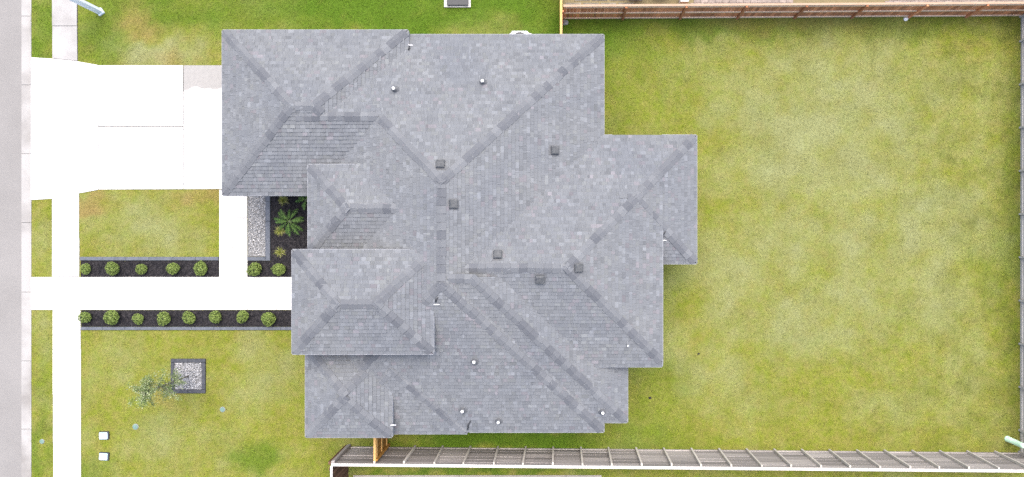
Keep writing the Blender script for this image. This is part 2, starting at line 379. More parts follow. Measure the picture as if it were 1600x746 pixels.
# lawn sheet with the turf channels
lx0, lx1 = gp(48.5, 0).x, 26.0; ly0, ly1 = -14.0, 14.0
nxg, nyg = 330, 200
gx, gy = np.meshgrid(np.linspace(lx0, lx1, nxg), np.linspace(ly0, ly1, nyg))
lu, pa, br, we = lawn_channels(gx.ravel(), gy.ravel())
zz = 0.012*(fbm(gx.ravel(), gy.ravel(), 1.3, 51)-0.5)
V = np.stack([gx.ravel(), gy.ravel(), zz], 1)
idx = (np.arange(nyg-1)[:, None]*nxg + np.arange(nxg-1)[None, :]).ravel()
Fq = np.stack([idx, idx+1, idx+nxg+1, idx+nxg], 1)
def np_mesh(name, V, F, mat, attrs):
    me = bpy.data.meshes.new(name); k = F.shape[1]
    me.vertices.add(len(V)); me.vertices.foreach_set('co', V.astype(np.float32).ravel())
    me.loops.add(F.size); me.loops.foreach_set('vertex_index', F.astype(np.int32).ravel())
    me.polygons.add(len(F)); me.polygons.foreach_set('loop_start', np.arange(0, F.size, k, dtype=np.int32))
    me.polygons.foreach_set('loop_total', np.full(len(F), k, dtype=np.int32))
    for nm, (ty, arr) in attrs.items():
        a = me.attributes.new(nm, ty, 'POINT')
        a.data.foreach_set('color' if ty == 'FLOAT_COLOR' else 'value', arr.astype(np.float32).ravel())
    me.materials.append(M[mat]); me.update(); me.validate(); return me
me = np_mesh('lawn', V, Fq, 'lawn', {'lawn': ('FLOAT_COLOR', np.stack([lu, pa, br, we], 1))})
structure(put('lawn', me))

# ------------------------------------------------------------------ concrete: sidewalk, driveway, front walk
HARD = []      # polygons (ground pixels) where no grass grows
def slab(parent, pts, mat='concrete', z=0.035, gap=0.0045, name='slab'):
    P = [gp(*p) for p in pts]
    # anticlockwise in world
    if sum((a.x*b.y-b.x*a.y) for a, b in zip(P, P[1:]+P[:1])) < 0: P.reverse()
    cx = sum(p.x for p in P)/len(P); cy = sum(p.y for p in P)/len(P)
    Q = [Vector((p.x-math.copysign(gap, p.x-cx), p.y-math.copysign(gap, p.y-cy), 0)) for p in P]
    m = MB().prism([(p.x-cx, p.y-cy) for p in Q], -0.1, z, 0.006)
    HARD.append([(p.x, p.y) for p in P])
    return m.build(name, mat, parent, (cx, cy, 0))
sw = structure(MB().box(gp(83,0).x+.03, gp(123,0).x-.03, -15, 15, -0.15, 0.008).build('sidewalk', 'joint'))
for a, b, xa, xb, mt in ((-200,-130,82,121,'concrete'),(-130,-45,82,121,'concrete'),(-45,41,82,121,'damp'),):
    slab(sw, [(xa,a),(xb,a),(xb,b),(xa,b)], mt)
slab(sw, [(82,41),(121.5,41),(122,96.2),(82,92)], 'damp', gap=.014)
slab(sw, [(82,311.2),(124,303),(124,372),(82,372)])
for a, b, xa, xb in ((372,432.5,82,124.5),(484.5,546,83,126.5),(546,617,83,127),(617,692,83.5,127),(692,764,84,127),(764,840,84,127),(840,920,84,127)):
    slab(sw, [(xa,a),(xb,a),(xb,b),(xa,b)])
dw = structure(MB().prism([tuple(gp(*p))[:2] for p in ((348,292),(348,106),(156,106),(122,101),(54,96),(54,306),(122,299),(156,293))], -0.15, 0.006).build('driveway', 'joint'))
slab(dw, [(49.5,90),(82,92),(82,311),(49.5,313)])
slab(dw, [(82,92),(120,96),(154,102),(154,297),(122,303),(82,311)])
slab(dw, [(154,102),(287,102),(287,198),(154,198)], gap=.016)
slab(dw, [(154,198),(287,198),(287,296.5),(154,297)], gap=.016)
slab(dw, [(287,102),(348,102),(368,102),(368,296),(287,296.5)], 'stain', gap=.016)
fw = structure(MB().box(gp(52,0).x, gp(470,0).x, gp(0,482).y, gp(0,435).y, -0.15, 0.0062).build('front_walk', 'joint'))
for xa, xb in ((49.5,83),(83,126),(126,180),(180,234),(234,288),(288,343),(343,387),(387,432),(432,490)):
    slab(fw, [(xa,433),(xb,433),(xb,484.5),(xa,484.5)], 'concrete')
for ya, yb in ((296.5,341),(341,387),(387,433)):
    slab(fw, [(343,ya),(387,ya),(387,yb),(343,yb)])

# ------------------------------------------------------------------ planting beds
def area(name, pts, mat, z, par=None):
    P = [gp(*p) for p in pts]
    if sum((a.x*b.y-b.x*a.y) for a, b in zip(P, P[1:]+P[:1])) < 0: P.reverse()
    HARD.append([(p.x, p.y) for p in P])
    return MB().prism([(p.x, p.y) for p in P], -0.1, z).build(name, mat, par)
def inpoly(x, y, P):
    ins = np.zeros(np.shape(x), bool); n = len(P)
    for i in range(n):
        x0, y0 = P[i]; x1, y1 = P[(i+1) % n]
        if y0 == y1: continue
        c = ((y0 > y) != (y1 > y)) & (x < (x1-x0)*(y-y0)/(y1-y0)+x0); ins ^= c
    return ins
def chips(name, rects, n, parent):
    m = MB()
    for (xa, xb, ya, yb) in rects:
        A = gp(xa, yb); B = gp(xb, ya); ar = (B.x-A.x)*(B.y-A.y)
        for _ in range(int(n*ar)):
            x = rnd.uniform(A.x+.03, B.x-.03); y = rnd.uniform(A.y+.03, B.y-.03); l = rnd.uniform(.015, .05); w = rnd.uniform(.006, .016)
            a = rnd.uniform(0, 6.28); ti = rnd.uniform(-.35, .35); c, s_ = math.cos(a), math.sin(a); z = 0.03+rnd.uniform(0, .018)
            p = [Vector((x+c*l*i-s_*w*j, y+s_*l*i+c*w*j, z+ti*l*i)) for i, j in ((-1,-1),(1,-1),(1,1),(-1,1))]
            m.poly(p)
    o = m.build(name, 'chip', parent); stuff(o); return o
def stones(name, rect, n, rmin, rmax, parent, mat='gravel', z0=0.02):
    A = gp(rect[0], rect[3]); B = gp(rect[1], rect[2]); m = MB()
    ico = [(0,0,1),(.89,0,.45),(.28,.85,.45),(-.72,.53,.45),(-.72,-.53,.45),(.28,-.85,.45),(.72,.53,-.45),(-.28,.85,-.45),(-.89,0,-.45),(-.28,-.85,-.45),(.72,-.53,-.45)]
    fc = [(0,1,2),(0,2,3),(0,3,4),(0,4,5),(0,5,1),(1,6,2),(2,7,3),(3,8,4),(4,9,5),(5,10,1),(6,7,2),(7,8,3),(8,9,4),(9,10,5),(10,6,1)]
    for _ in range(n):
        x = rnd.uniform(A.x+.02, B.x-.02); y = rnd.uniform(A.y+.02, B.y-.02); r = rnd.uniform(rmin, rmax)
        sx, sy, sz = r*rnd.uniform(.7, 1.3), r*rnd.uniform(.7, 1.3), r*rnd.uniform(.5, .9); a = rnd.uniform(0, 6.28); ca, sa = math.cos(a), math.sin(a)
        b = len(m.v); tn = min(1, max(0, rnd.gauss(.5, .27)))
        for (ux, uy, uz) in ico:
            jx = ux*sx*rnd.uniform(.85, 1.1); jy = uy*sy*rnd.uniform(.85, 1.1)
            m.v.append((x+jx*ca-jy*sa, y+jx*sa+jy*ca, z0+r*.35+uz*sz)); m.c.append(tn)
        m.f += [(b+i, b+j, b+k) for i, j, k in fc]
    o = m.build(name, mat, parent); stuff(o); return o
def edging(name, label, runs, mat, z=0.085):
    e = empty(name, (0,0,0)); tag(e, label, 'edging')
    for (xa, xb, ya, yb) in runs:
        A = gp(xa, yb); B = gp(xb, ya); HARD.append([(A.x,A.y),(B.x,A.y),(B.x,B.y),(A.x,B.y)])
        lng = max(B.x-A.x, B.y-A.y); n = max(1, round(lng/0.92)); hor = (B.x-A.x) > (B.y-A.y)
        for k in range(n):
            m = MB()
            dz = rnd.uniform(-.006, .006)
            if hor:
                x0 = A.x+(B.x-A.x)*k/n; x1 = A.x+(B.x-A.x)*(k+1)/n; cx, cy = (x0+x1)/2, (A.y+B.y)/2
            else:
                x0, x1 = A.x, B.x; cx = (x0+x1)/2; cy = A.y+(B.y-A.y)*(k+.5)/n
            hx = (x1-x0)/2-.003; hy = ((B.y-A.y)/2 if hor else (B.y-A.y)/n/2)-.003
            m.box(-hx, hx, -hy, hy, -0.1, z+dz, 0.012).build('edging_block', mat, e, (cx, cy, 0))
    return e

beds = []
b1 = tag(area('mulch_bed', [(126.5,407.5),(342.5,407.5),(342.5,433),(126.5,433)], 'mulch', 0.02), 'long black mulch bed with five round shrubs below the small lawn', 'planting bed', 'black mulch beds'); chips('mulch_chip', [(127,342,408,432.5)], 620, b1)
b2 = tag(area('mulch_bed', [(127.5,485),(470,485),(470,510.5),(127.5,510.5)], 'mulch', 0.02), 'long black mulch bed with eight round shrubs along the front walk', 'planting bed', 'black mulch beds'); chips('mulch_chip', [(128,470,485.5,510)], 620, b2)
b3 = tag(area('mulch_bed', [(387.5,408),(423.5,408),(423.5,280),(500,280),(500,433),(387.5,433)], 'mulch', 0.02), 'L-shaped black mulch bed with palm beside the garage', 'planting bed', 'black mulch beds'); chips('mulch_chip', [(388,500,409,432.5),(424,500,285,409)], 620, b3)
gs = tag(area('gravel_strip', [(387.5,285),(415.5,285),(415.5,401.5),(387.5,401.5)], 'gravelbed', 0.022), 'pale gravel strip beside the front walk and garage', 'gravel'); stones('gravel_stone', (388,415.5,288,401), 4600, .012, .022, gs, z0=.02)
edging('garden_edging', 'blue grey edging between small lawn and five-shrub bed', [(126.5,342.5,401.5,407.3)], 'edging')
edging('garden_edging', 'blue grey edging between eight-shrub bed and front lawn', [(127.5,474,510.7,515.8)], 'edging')
edging('garden_edging', 'blue grey L-shaped edging around the gravel strip', [(415.7,423.3,285,407.8),(387.5,415.5,401.7,407.8)], 'edging')
gq = tag(area('gravel_square', [(273,566),(316.5,566),(316.5,609),(273,609)], 'gravelbed', 0.022), 'white gravel square round the young tree', 'gravel'); stones('gravel_stone', (273,316.5,566,609), 2300, .013, .026, gq, z0=.025)
e = edging('tree_square_edging', 'charcoal square frame around the white tree gravel', [(268,322,560.5,566.5),(268,322,608.5,614.5),(268,273.5,566.7,608.3),(316,322,566.7,608.3)], 'darkedge', 0.075)

# ------------------------------------------------------------------ the house
E0 = 2.75; PITCH = 5/12
def plan(px, py): 
    p = gp(px, py, E0); return p.x, p.y
class Mass:
    def __init__(s, name, e, virt, clip=None):
        """virt / clip: x0, x1, ytop, ybottom as seen in the photograph, at the eave height e"""
        s.name = name; s.e = e
        a = gp(virt[0], virt[3], e); b = gp(virt[1], virt[2], e)
        s.x0, s.y0, s.x1, s.y1 = a.x, a.y, b.x, b.y
        clip = clip or virt
        a = gp(clip[0], clip[3], e); b = gp(clip[1], clip[2], e)
        s.cx0, s.cy0, s.cx1, s.cy1 = max(a.x, s.x0), max(a.y, s.y0), min(b.x, s.x1), min(b.y, s.y1)
    def h(s, x, y, tol=0.0):
        if x < s.cx0-tol or x > s.cx1+tol or y < s.cy0-tol or y > s.cy1+tol: return -9
        return s.e + PITCH*min(x-s.x0, s.x1-x, y-s.y0, s.y1-y)
    def faces(s):
        """hip faces as plan polygons with their inward run direction"""
        w, d = s.x1-s.x0, s.y1-s.y0; t = min(w, d)/2
        if w >= d: r0, r1 = (s.x0+t, s.y0+t), (s.x1-t, s.y0+t)
        else: r0, r1 = (s.x0+t, s.y0+t), (s.x0+t, s.y1-t)
        A, B, C, D = (s.x0,s.y0), (s.x1,s.y0), (s.x1,s.y1), (s.x0,s.y1)
        if w >= d: fs = {'s': [A,B,r1,r0], 'e': [B,C,r1], 'n': [C,D,r0,r1], 'w': [D,A,r0]}
        else: fs = {'s': [A,B,r0], 'e': [B,C,r1,r0], 'n': [C,D,r1], 'w': [D,A,r0,r1]}
        out = {}
        for k, P in fs.items():
            P = clip_rect(P, s.cx0, s.cy0, s.cx1, s.cy1)
            if len(P) >= 3: out[k] = P
        return out, r0, r1
def clip_half(P, a, b, c):      # keep a*x+b*y<=c
    out = []
    for i in range(len(P)):
        p, q = P[i], P[(i+1) % len(P)]; dp = a*p[0]+b*p[1]-c; dq = a*q[0]+b*q[1]-c
        if dp <= 0: out.append(p)
        if (dp < 0 < dq) or (dq < 0 < dp):
            t = dp/(dp-dq); out.append((p[0]+(q[0]-p[0])*t, p[1]+(q[1]-p[1])*t))
    return out
def clip_rect(P, x0, y0, x1, y1):
    for a, b, c in ((-1,0,-x0),(1,0,x1),(0,-1,-y0),(0,1,y1)):
        if len(P) >= 3: P = clip_half(P, a, b, c)
    R = []
    for p in P:
        if not R or math.hypot(p[0]-R[-1][0], p[1]-R[-1][1]) > 1e-5: R.append(p)
    if len(R) > 1 and math.hypot(R[0][0]-R[-1][0], R[0][1]-R[-1][1]) < 1e-5: R.pop()
    return R
MASSES = [
    Mass('main',   E0,        (469,943,55,675),  (512,943,55,675)),
    Mass('east',   E0+0.02,   (500,1088,212,619),(700,1031,212,569)),
    Mass('wing',   E0,        (800,1088,212,412),(960,1088,212,412)),
    Mass('south',  E0,        (480,980,200,660), (713,980,428,660)),
    Mass('jog',    E0,        (514,730,461,677.5), (560,730,461,677.5)),
    Mass('link',   E0+0.002,  (330,760,55,330),  (480,607,62,300)),
    Mass('garage', E0+0.25,   (348,637,48,305)),
    Mass('study',  E0+1.05,   (482,760,258,396)),
    Mass('entry',  E0+2.0,    (457,677,391,553)),
    Mass('bath',   E0+0.72,   (478,612,541,683)),
]
LINK = [q for q in MASSES if q.name == 'link'][0]
YIELD = {'wing': ('east',), 'link': ('main', 'garage')}
def roof_z(x, y, skip=None):
    return max(m.h(x, y) for m in MASSES if m is not skip)
house = empty('house', (0, 0, 0)); tag(house, 'large single-storey house with grey shingled hip roofs', 'house')

def tab_tint():
    r = rnd.random()
    v = rnd.gauss(1.0, 0.048)
    if r < 0.10: v *= 1.17
    elif r < 0.20: v *= 0.89
    v = max(0.55, min(1.6, v))*0.134
    q = rnd.random()
    if q < 0.08: return (v*0.955, v*1.015, v*1.05)
    if q < 0.14: return (v*1.0, v*0.985, v*1.065)
    return (v*0.92, v*0.98, v*1.05)
COURSE = 0.132
n_caps = 0
cap_meshes = {}
def cap_mesh(fold):
    key = round(fold, 2)
    if key in cap_meshes: return cap_meshes[key]
    L, W = 0.345, 0.178; c, s_ = math.cos(fold), math.sin(fold); m = MB()
    # cross-section folds over the ridge; the low end rides on the cap before it
    def sec(x, dz, th, w):
        return [(x, w*c, -w*s_+dz), (x, 0, dz+0.006), (x, -w*c, -w*s_+dz)]
    lo, hi = sec(0, 0.040, 0, W), sec(L, 0.016, 0, W*0.96)
    lob, hib = sec(0, 0.012, 0, W), sec(L, 0.008, 0, W*0.96)
    m.v += lo+hi+lob+hib
    m.f += [(1,4,3,0),(2,5,4,1),(0,6,7,1),(1,7,8,2),(0,3,9,6),(2,8,11,5),(3,4,10,9),(4,5,11,10)]
    cap_meshes[key] = m.mesh('ridge_cap', 'cap'); return cap_meshes[key]

for mass in MASSES:
    faces, r0, r1 = mass.faces()
    # deck: a sheet of boards 16 cm thick under the shingles
    dm = MB(); edges = {}
    for k, P in faces.items():
        top = [(x, y, mass.e+PITCH*min(x-mass.x0, mass.x1-x, y-mass.y0, mass.y1-y)) for x, y in P]
        dm.poly(top); dm.poly([(x, y, z-0.16) for x, y, z in reversed(top)])
        for a, b in zip(top, top[1:]+top[:1]):
            if (abs(a[0]-b[0]) < 1e-4 and (abs(a[0]-mass.cx0) < 1e-3 or abs(a[0]-mass.cx1) < 1e-3)) or (abs(a[1]-b[1]) < 1e-4 and (abs(a[1]-mass.cy0) < 1e-3 or abs(a[1]-mass.cy1) < 1e-3)):
                dm.poly([a, (a[0],a[1],a[2]-.16), (b[0],b[1],b[2]-.16), b])
                edges.setdefault(k, []).append((a, b))
    roof = dm.build('roof', 'deck', house)
    # fascia with drip edge, only where the edge shows
    for k, es in edges.items():
        for a, b in es:
            a, b = Vector(a), Vector(b); d = (b-a); n = max(1, int(d.length/0.1))
            out = Vector((d.y, -d.x, 0)).normalized()
            run = []
            for i in range(n+1):
                p = a+d*(i/n)
                vis = mass.name != 'link' and roof_z(p.x-out.x*.02, p.y-out.y*.02, mass) < p.z-0.03
                if vis: run.append(p)
                if (not vis or i == n) and len(run) > 1:
                    p0, p1 = run[0], run[-1]
                    o1 = out*0.035
                    q = [p0, p1, p1+o1, p0+o1]; up = Vector((0,0,.012)); dn = Vector((0,0,-.19))
                    fm = MB(); tv = [v+up for v in q]; bv = [v+dn for v in q]
                    fm.poly([tv[0],tv[3],tv[2],tv[1]]); fm.poly([bv[0],bv[1],bv[2],bv[3]])
                    for i0, i1 in ((0,1),(1,2),(2,3),(3,0)): fm.poly([tv[i0], tv[i1], bv[i1], bv[i0]])
                    if not (mass.name == 'south' and p0.y > mass.cy1-.01 and p1.y > mass.cy1-.01): fm.build('fascia', 'fascia', roof)
                if not vis: run = []
    # shingles, tab by tab
    sm = MB()
    for k, P in faces.items():
        if k == 's': o = (mass.x0, mass.y0); U = (1,0); N = (0,1)
        elif k == 'n': o = (mass.x1, mass.y1); U = (-1,0); N = (0,-1)
        elif k == 'e': o = (mass.x1, mass.y0); U = (0,1); N = (-1,0)
        else: o = (mass.x0, mass.y1); U = (0,-1); N = (1,0)
        Q = [((x-o[0])*U[0]+(y-o[1])*U[1], (x-o[0])*N[0]+(y-o[1])*N[1]) for x, y in P]
        vmin = min(q[1] for q in Q); vmax = max(q[1] for q in Q); umin = min(q[0] for q in Q); umax = max(q[0] for q in Q)
        v = vmin-0.02; first = True
        # let the outline stick out 2 cm past the eave
        Qe = [(u_, v_-0.022 if v_ < vmin+1e-4 else v_) for u_, v_ in Q]
        while v < vmax:
            u = umin-rnd.uniform(0, .4); vb = v+rnd.uniform(-.004, .004)
            while u < umax:
                w = rnd.choice((.07, .09, .11, .13, .16, .19, .23))*rnd.uniform(.9, 1.1)
                R = clip_rect(Qe, u+.0015, vb, u+w-.0015, v+COURSE+.022)
                u += w
                if len(R) < 3: continue
                wp = [(o[0]+U[0]*a+N[0]*b, o[1]+U[1]*a+N[1]*b) for a, b in R]
                cov = True
                for x, y in wp:
                    if roof_z(x, y, mass) < mass.e+PITCH*min(x-mass.x0, mass.x1-x, y-mass.y0, mass.y1-y)+0.03: cov = False; break
                if cov: continue
                if mass.name in YIELD:       # planes that run on in the plane of another roof: the other roof's shingles lie there
                    hh = lambda x, y: mass.e+PITCH*min(x-mass.x0, mass.x1-x, y-mass.y0, mass.y1-y)
                    if all(any(q_.h(x, y) > hh(x, y)-0.006 for q_ in MASSES if q_.name in YIELD[mass.name]) for x, y in wp): continue
                th = rnd.choice((.016, .018, .03)) + rnd.uniform(0, .006); tc = tab_tint()
                tp = []
                for (a, b), (x, y) in zip(R, wp):
                    f = (b-vb)/(COURSE+.022)
                    tp.append((x, y, mass.e+PITCH*b+.004+th*(1-f)+.003))
                sm.poly(tp, tc)
                for i in range(len(tp)):
                    a, b = tp[i], tp[(i+1) % len(tp)]
                    if R[i][1] > v+COURSE and R[(i+1) % len(R)][1] > v+COURSE: continue
                    sm.poly([a, (a[0],a[1],a[2]-.02), (b[0],b[1],b[2]-.02), b], (tc[0]*.7, tc[1]*.7, tc[2]*.7))
            v += COURSE
    if sm.v: stuff(sm.build('shingle', 'shingle', roof))
    # hip and ridge caps, each a piece
    A, B, C, D = (mass.x0,mass.y0), (mass.x1,mass.y0), (mass.x1,mass.y1), (mass.x0,mass.y1)
    wide = (mass.x1-mass.x0) >= (mass.y1-mass.y0)
    lines = [(A, r0), (B, r1 if wide else r0), (C, r1), (D, r0 if wide else r1)]
    if math.hypot(r1[0]-r0[0], r1[1]-r0[1]) > 0.3: lines.append((r0, r1))
    for a, b in lines:
        za = mass.e+PITCH*min(a[0]-mass.x0, mass.x1-a[0], a[1]-mass.y0, mass.y1-a[1]); zb = mass.e+PITCH*min(b[0]-mass.x0, mass.x1-b[0], b[1]-mass.y0, mass.y1-b[1])
        pa_, pb_ = Vector((a[0],a[1],za)), Vector((b[0],b[1],zb)); d = pb_-pa_; Ln = d.length; d.normalize()
        ridge = abs(zb-za) < 0.01
        xd, yd = math.copysign(1, d.x), math.copysign(1, d.y)
        if ridge:
            n1, n2 = (Vector((0,PITCH,1)), Vector((0,-PITCH,1))) if abs(d.x) > abs(d.y) else (Vector((PITCH,0,1)), Vector((-PITCH,0,1)))
        else:
            n1, n2 = Vector((-PITCH*xd,0,1)), Vector((0,-PITCH*yd,1))
        Z = (n1.normalized()+n2.normalized()).normalized(); Y = Z.cross(d).normalized(); Z = d.cross(Y)
        fold = math.acos(min(1, n1.normalized().dot(Z)))
        pos = 0.11
        while pos < Ln-0.1:
            p = pa_+d*pos; q = pa_+d*(pos+0.17)
            inside = mass.cx0-.01 <= q.x <= mass.cx1+.01 and mass.cy0-.01 <= q.y <= mass.cy1+.01
            lim = 0.06 if mass.name == 'wing' else 0.03
            if mass.name in ('main', 'garage') and LINK.h(q.x, q.y) > q.z-0.04: inside = False
            if inside and roof_z(q.x, q.y, mass) < q.z+lim:
                c = put('ridge_cap', cap_mesh(fold), roof)
                mt = Matrix((d, Y, Z)).transposed().to_4x4(); mt.translation = p + Z*(0.018 if mass.name == 'wing' else 0.006) + Y*rnd.uniform(-.012, .012)
                c.matrix_world = mt @ Matrix.Rotation(rnd.uniform(-.03, .03), 4, 'Z'); n_caps += 1
            pos += 0.292
print('caps', n_caps)

# walls under the roofs
for mass in MASSES:
    i = 0.42; zt = mass.e - 0.2 + PITCH*0.3
    x0, x1, y0, y1 = mass.cx0+i, mass.cx1-i, mass.cy0+i, mass.cy1-i
    if mass.name == 'east': zt = E0+0.45; y1 = plan(0, 300)[1]
    if mass.name in ('south',): zt = E0-0.05
    if mass.name == 'link': continue
    if mass.name in ('jog',): zt = E0-0.06
    w = MB().box(x0, x1, y0, y1, -0.1, zt).build('wall', 'stucco', house)
    if mass.name == 'garage':
        yc = (y0+y1)/2
        gd = MB().box(x0-.05, x0+.02, yc-2.45, yc+2.45, 0.04, 2.2).build('garage_door', 'garage', house)
        for q in range(4): MB().box(x0-.075, x0-.051, yc-2.38, yc+2.38, .08+q*.53, .55+q*.53).build('door_panel', 'garage', gd)
    if mass.name == 'entry':
        yc = gp(0, 458, 0).y
        dr = MB().box(x0-.05, x0+.02, yc-.5, yc+.5, 0.05, 2.35).build('front_door', 'doorwood', house)
        MB().tube([(x0-.09, yc+.38, 1.0), (x0-.09, yc+.38, 1.35)], [.015, .015]).build('door_handle', 'dark', dr)
    if mass.name in ('study', 'bath'):
        yc = (y0+y1)/2
        wn = MB().box(x0-.03, x0+.02, yc-.8, yc+.8, 0.9, 2.3).build('window', 'soffit', house)
        for s_ in (-1, 1): MB().box(x0-.045, x0-.031, yc+s_*.39-.35, yc+s_*.39+.35, .97, 2.23).build('pane', 'glass', wn)
    if mass.name in ('wing', 'east'):
        yc = (y0+y1)/2
        wn = MB().box(x1-.02, x1+.03, yc-.9, yc+.9, 0.9, 2.3).build('window', 'soffit', house)
        for s_ in (-1, 1): MB().box(x1+.031, x1+.045, yc+s_*.44-.4, yc+s_*.44+.4, .97, 2.23).build('pane', 'glass', wn)

def on_roof(px, py):
    z = E0+1
    for _ in range(12):
        p = gp(px, py, z); z = roof_z(p.x, p.y)
    p = gp(px, py, z)
    e = 0.05; n = Vector((-(roof_z(p.x+e, p.y)-roof_z(p.x-e, p.y))/(2*e), -(roof_z(p.x, p.y+e)-roof_z(p.x, p.y-e))/(2*e), 1)).normalized()
    return p, n
# box vents: low hood on a flashing plate, following the slope
bvm = MB().box(-.15, .15, -.15, .15, .02, .14, .03).mesh('box_vent', 'vent')
bfm = MB().box(-.2, .2, -.2, .2, .012, .026).mesh('vent_flange', 'lead')
bgm = MB()
for q in range(5): bgm.box(-.11, .11, -.12+q*.055, -.095+q*.055, .139, .15)
bgm = bgm.mesh('vent_rib', 'vent')
for px, py in ((688.5,258),(866,235.5),(708,319.5),(778,399),(844,436),(903,419)):
    p, n = on_roof(px, py)
    q = n.to_track_quat('Z', 'Y'); 
    o = put('box_vent', bvm, house, p); o.rotation_mode = 'QUATERNION'; o.rotation_quaternion = q
    put('vent_flange', bfm, o); put('vent_rib', bgm, o)
pm = MB().lathe([(.05,-.1),(.05,.30),(.056,.30),(.056,.335),(.04,.336),(.036,.27)], 12).mesh('vent_pipe', 'pvc', True)
pbm = MB().lathe([(.15,-.08),(.15,.03),(.135,.045),(.085,.07),(.068,.16),(.058,.17)], 14).mesh('pipe_boot', 'lead', True)
for px, py in ((618,141),(755,129.5),(742,564),(724,640),(779.5,657),(941,642.5)):
    p, n = on_roof(px, py)
    o = put('vent_pipe', pm, house, p); put('pipe_boot', pbm, o)
p, n = on_roof(980.5, 540); o = put('vent_pipe', MB().lathe([(.03,-.05),(.03,.12),(.02,.13)], 10).mesh('vent_pipe', 'pvc'), house, p)
# white gutter ends that stick out where a high eave dies into a lower roof, and the dark kick-out flashing
for px, py, dx, dy in ((641,71.5,.10,0),(682.5,476,.10,0),(615,664,.10,0),(1038,376,.07,0)):
    p, n = on_roof(px, py)
    MB().box(-dx, dx, -.013, .013, 0, .03, .005).build('gutter_end', 'pvc', house, p+Vector((0,0,.03)))
for pts in (((681,472),(682,468),(685,465)),((1036,372),(1036,367),(1040,362)),((731,671),(732,664),(736,657)),((639,79),(640,75),(640,72))):
    path = [on_roof(*q)[0]+Vector((0,0,.05)) for q in pts]
    MB().tube(path, [.03,.035,.015], 6).build('kick_out_flashing', 'dark', house)

# ------------------------------------------------------------------ grass blades
def frame_box(): 
    a = gp(-30, 776); b = gp(1640, -30); return max(a.x, gp(50,0).x), b.x, a.y, b.y
fx0, fx1, fy0, fy1 = frame_box()
NB = 640000
bx = RNG.uniform(fx0, fx1, NB); by = RNG.uniform(fy0, fy1, NB)
keep = np.ones(NB, bool)
for P in HARD: keep &= ~inpoly(bx, by, P)
for m_ in MASSES: keep &= ~((bx > m_.cx0+.6) & (bx < m_.cx1-.6) & (by > m_.cy0+.6) & (by < m_.cy1-.6))
patio_y = lambda x: gp(0, 24).y
keep &= ~((bx > gp(880,0).x) & (by > gp(0, 24).y+0.1))
bx, by = bx[keep], by[keep]; n = len(bx)
lu, pa, br, we = lawn_channels(bx, by)
ang = RNG.uniform(0, 2*np.pi, n); L = RNG.uniform(.035, .085, n)*(1+.25*lu); wd = RNG.uniform(.008, .017, n); hz = RNG.uniform(.012, .036, n)*(1+.3*lu)
ca, sa = np.cos(ang), np.sin(ang); z0 = np.full(n, -.004)
V = np.empty((n, 3, 3))
V[:,0] = np.stack([bx-sa*wd, by+ca*wd, z0], 1); V[:,1] = np.stack([bx+sa*wd, by-ca*wd, z0], 1); V[:,2] = np.stack([bx+ca*L, by+sa*L, hz], 1)
ch = np.repeat(np.stack([lu, pa, br, we], 1), 3, 0); bl = np.repeat(RNG.random(n), 3)
me = np_mesh('grass', V.reshape(-1, 3), np.arange(3*n).reshape(n, 3), 'blade', {'lawn': ('FLOAT_COLOR', ch), 'blade': ('FLOAT', bl)})
g = stuff(put('grass', me)); g['label'] = 'short mown yellow green turf grass covering the lawns'; g['category'] = 'grass'

# ------------------------------------------------------------------ shrubs, palm, tufts, tree
def leaf_quad(m, p, nrm, size, asp, t, roll):
    nrm = nrm.normalized(); u = nrm.orthogonal().normalized(); u = Matrix.Rotation(roll, 3, nrm) @ u; w = nrm.cross(u)
    a = u*size; b = w*size*asp
    i = len(m.v); m.v += [tuple(p-a), tuple(p+b*.9-a*.1), tuple(p+a), tuple(p-b*.9-a*.1)]; m.f.append((i,i+1,i+2,i+3)); m.c += [t]*4
def shrub_mesh(seed):
    r = random.Random(seed); m = MB(); R = .25; lob = [(Vector((r.gauss(0,1), r.gauss(0,1), r.uniform(-.2,1))).normalized(), r.uniform(.10,.28), r.uniform(3,7)) for _ in range(9)]
    for _ in range(1500):
        d = Vector((r.gauss(0,1), r.gauss(0,1), r.gauss(0,1))); d.normalize()
        if d.z < -.45: continue
        k = 0.86+sum(a*max(0, d.dot(v))**s_ for v, a, s_ in lob)*.6; depth = r.random()**2.2
        p = d*R*k*(1-.42*depth); p.z = p.z*.85+.19
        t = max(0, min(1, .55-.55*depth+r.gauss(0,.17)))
        leaf_quad(m, p, d+Vector((r.gauss(0,.5), r.gauss(0,.5), r.gauss(0,.5)+.25)), r.uniform(.017,.032), r.uniform(.45,.75), t, r.uniform(0,6.28))
    return m.mesh('foliage', 'shrub')
SHM = [shrub_mesh(s_) for s_ in (1, 2, 3, 4)]
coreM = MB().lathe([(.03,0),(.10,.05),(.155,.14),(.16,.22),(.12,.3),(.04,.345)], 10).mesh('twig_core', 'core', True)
stemM = MB().tube([(0,0,-.05),(.01,0,.08),(0,.01,.16)], [.02,.016,.012], 6).mesh('stem', 'bark')
ordn = ['first', 'second', 'third', 'fourth', 'fifth', 'sixth', 'seventh', 'eighth']
def shrub(px, py, sc, label, group):
    o = empty('round_shrub', gp(px, py), rnd.uniform(0, 6.28)); o.scale = (sc*rnd.uniform(.92, 1.06), sc*rnd.uniform(.92, 1.06), sc*rnd.uniform(.85, 1.1)); tag(o, label, 'shrub', group)
    o.location.z = .02
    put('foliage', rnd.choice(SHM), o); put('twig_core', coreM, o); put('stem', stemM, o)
for i, (x, y, s_) in enumerate(((138,421,.92),(182.5,420,1.2),(226,420,.9),(275,420,1.06),(318.5,420,1.16))):
    shrub(x, y, s_, f'round clipped green shrub, {ordn[i]} from the sidewalk in the five-shrub bed', 'shrubs in the five-shrub bed')
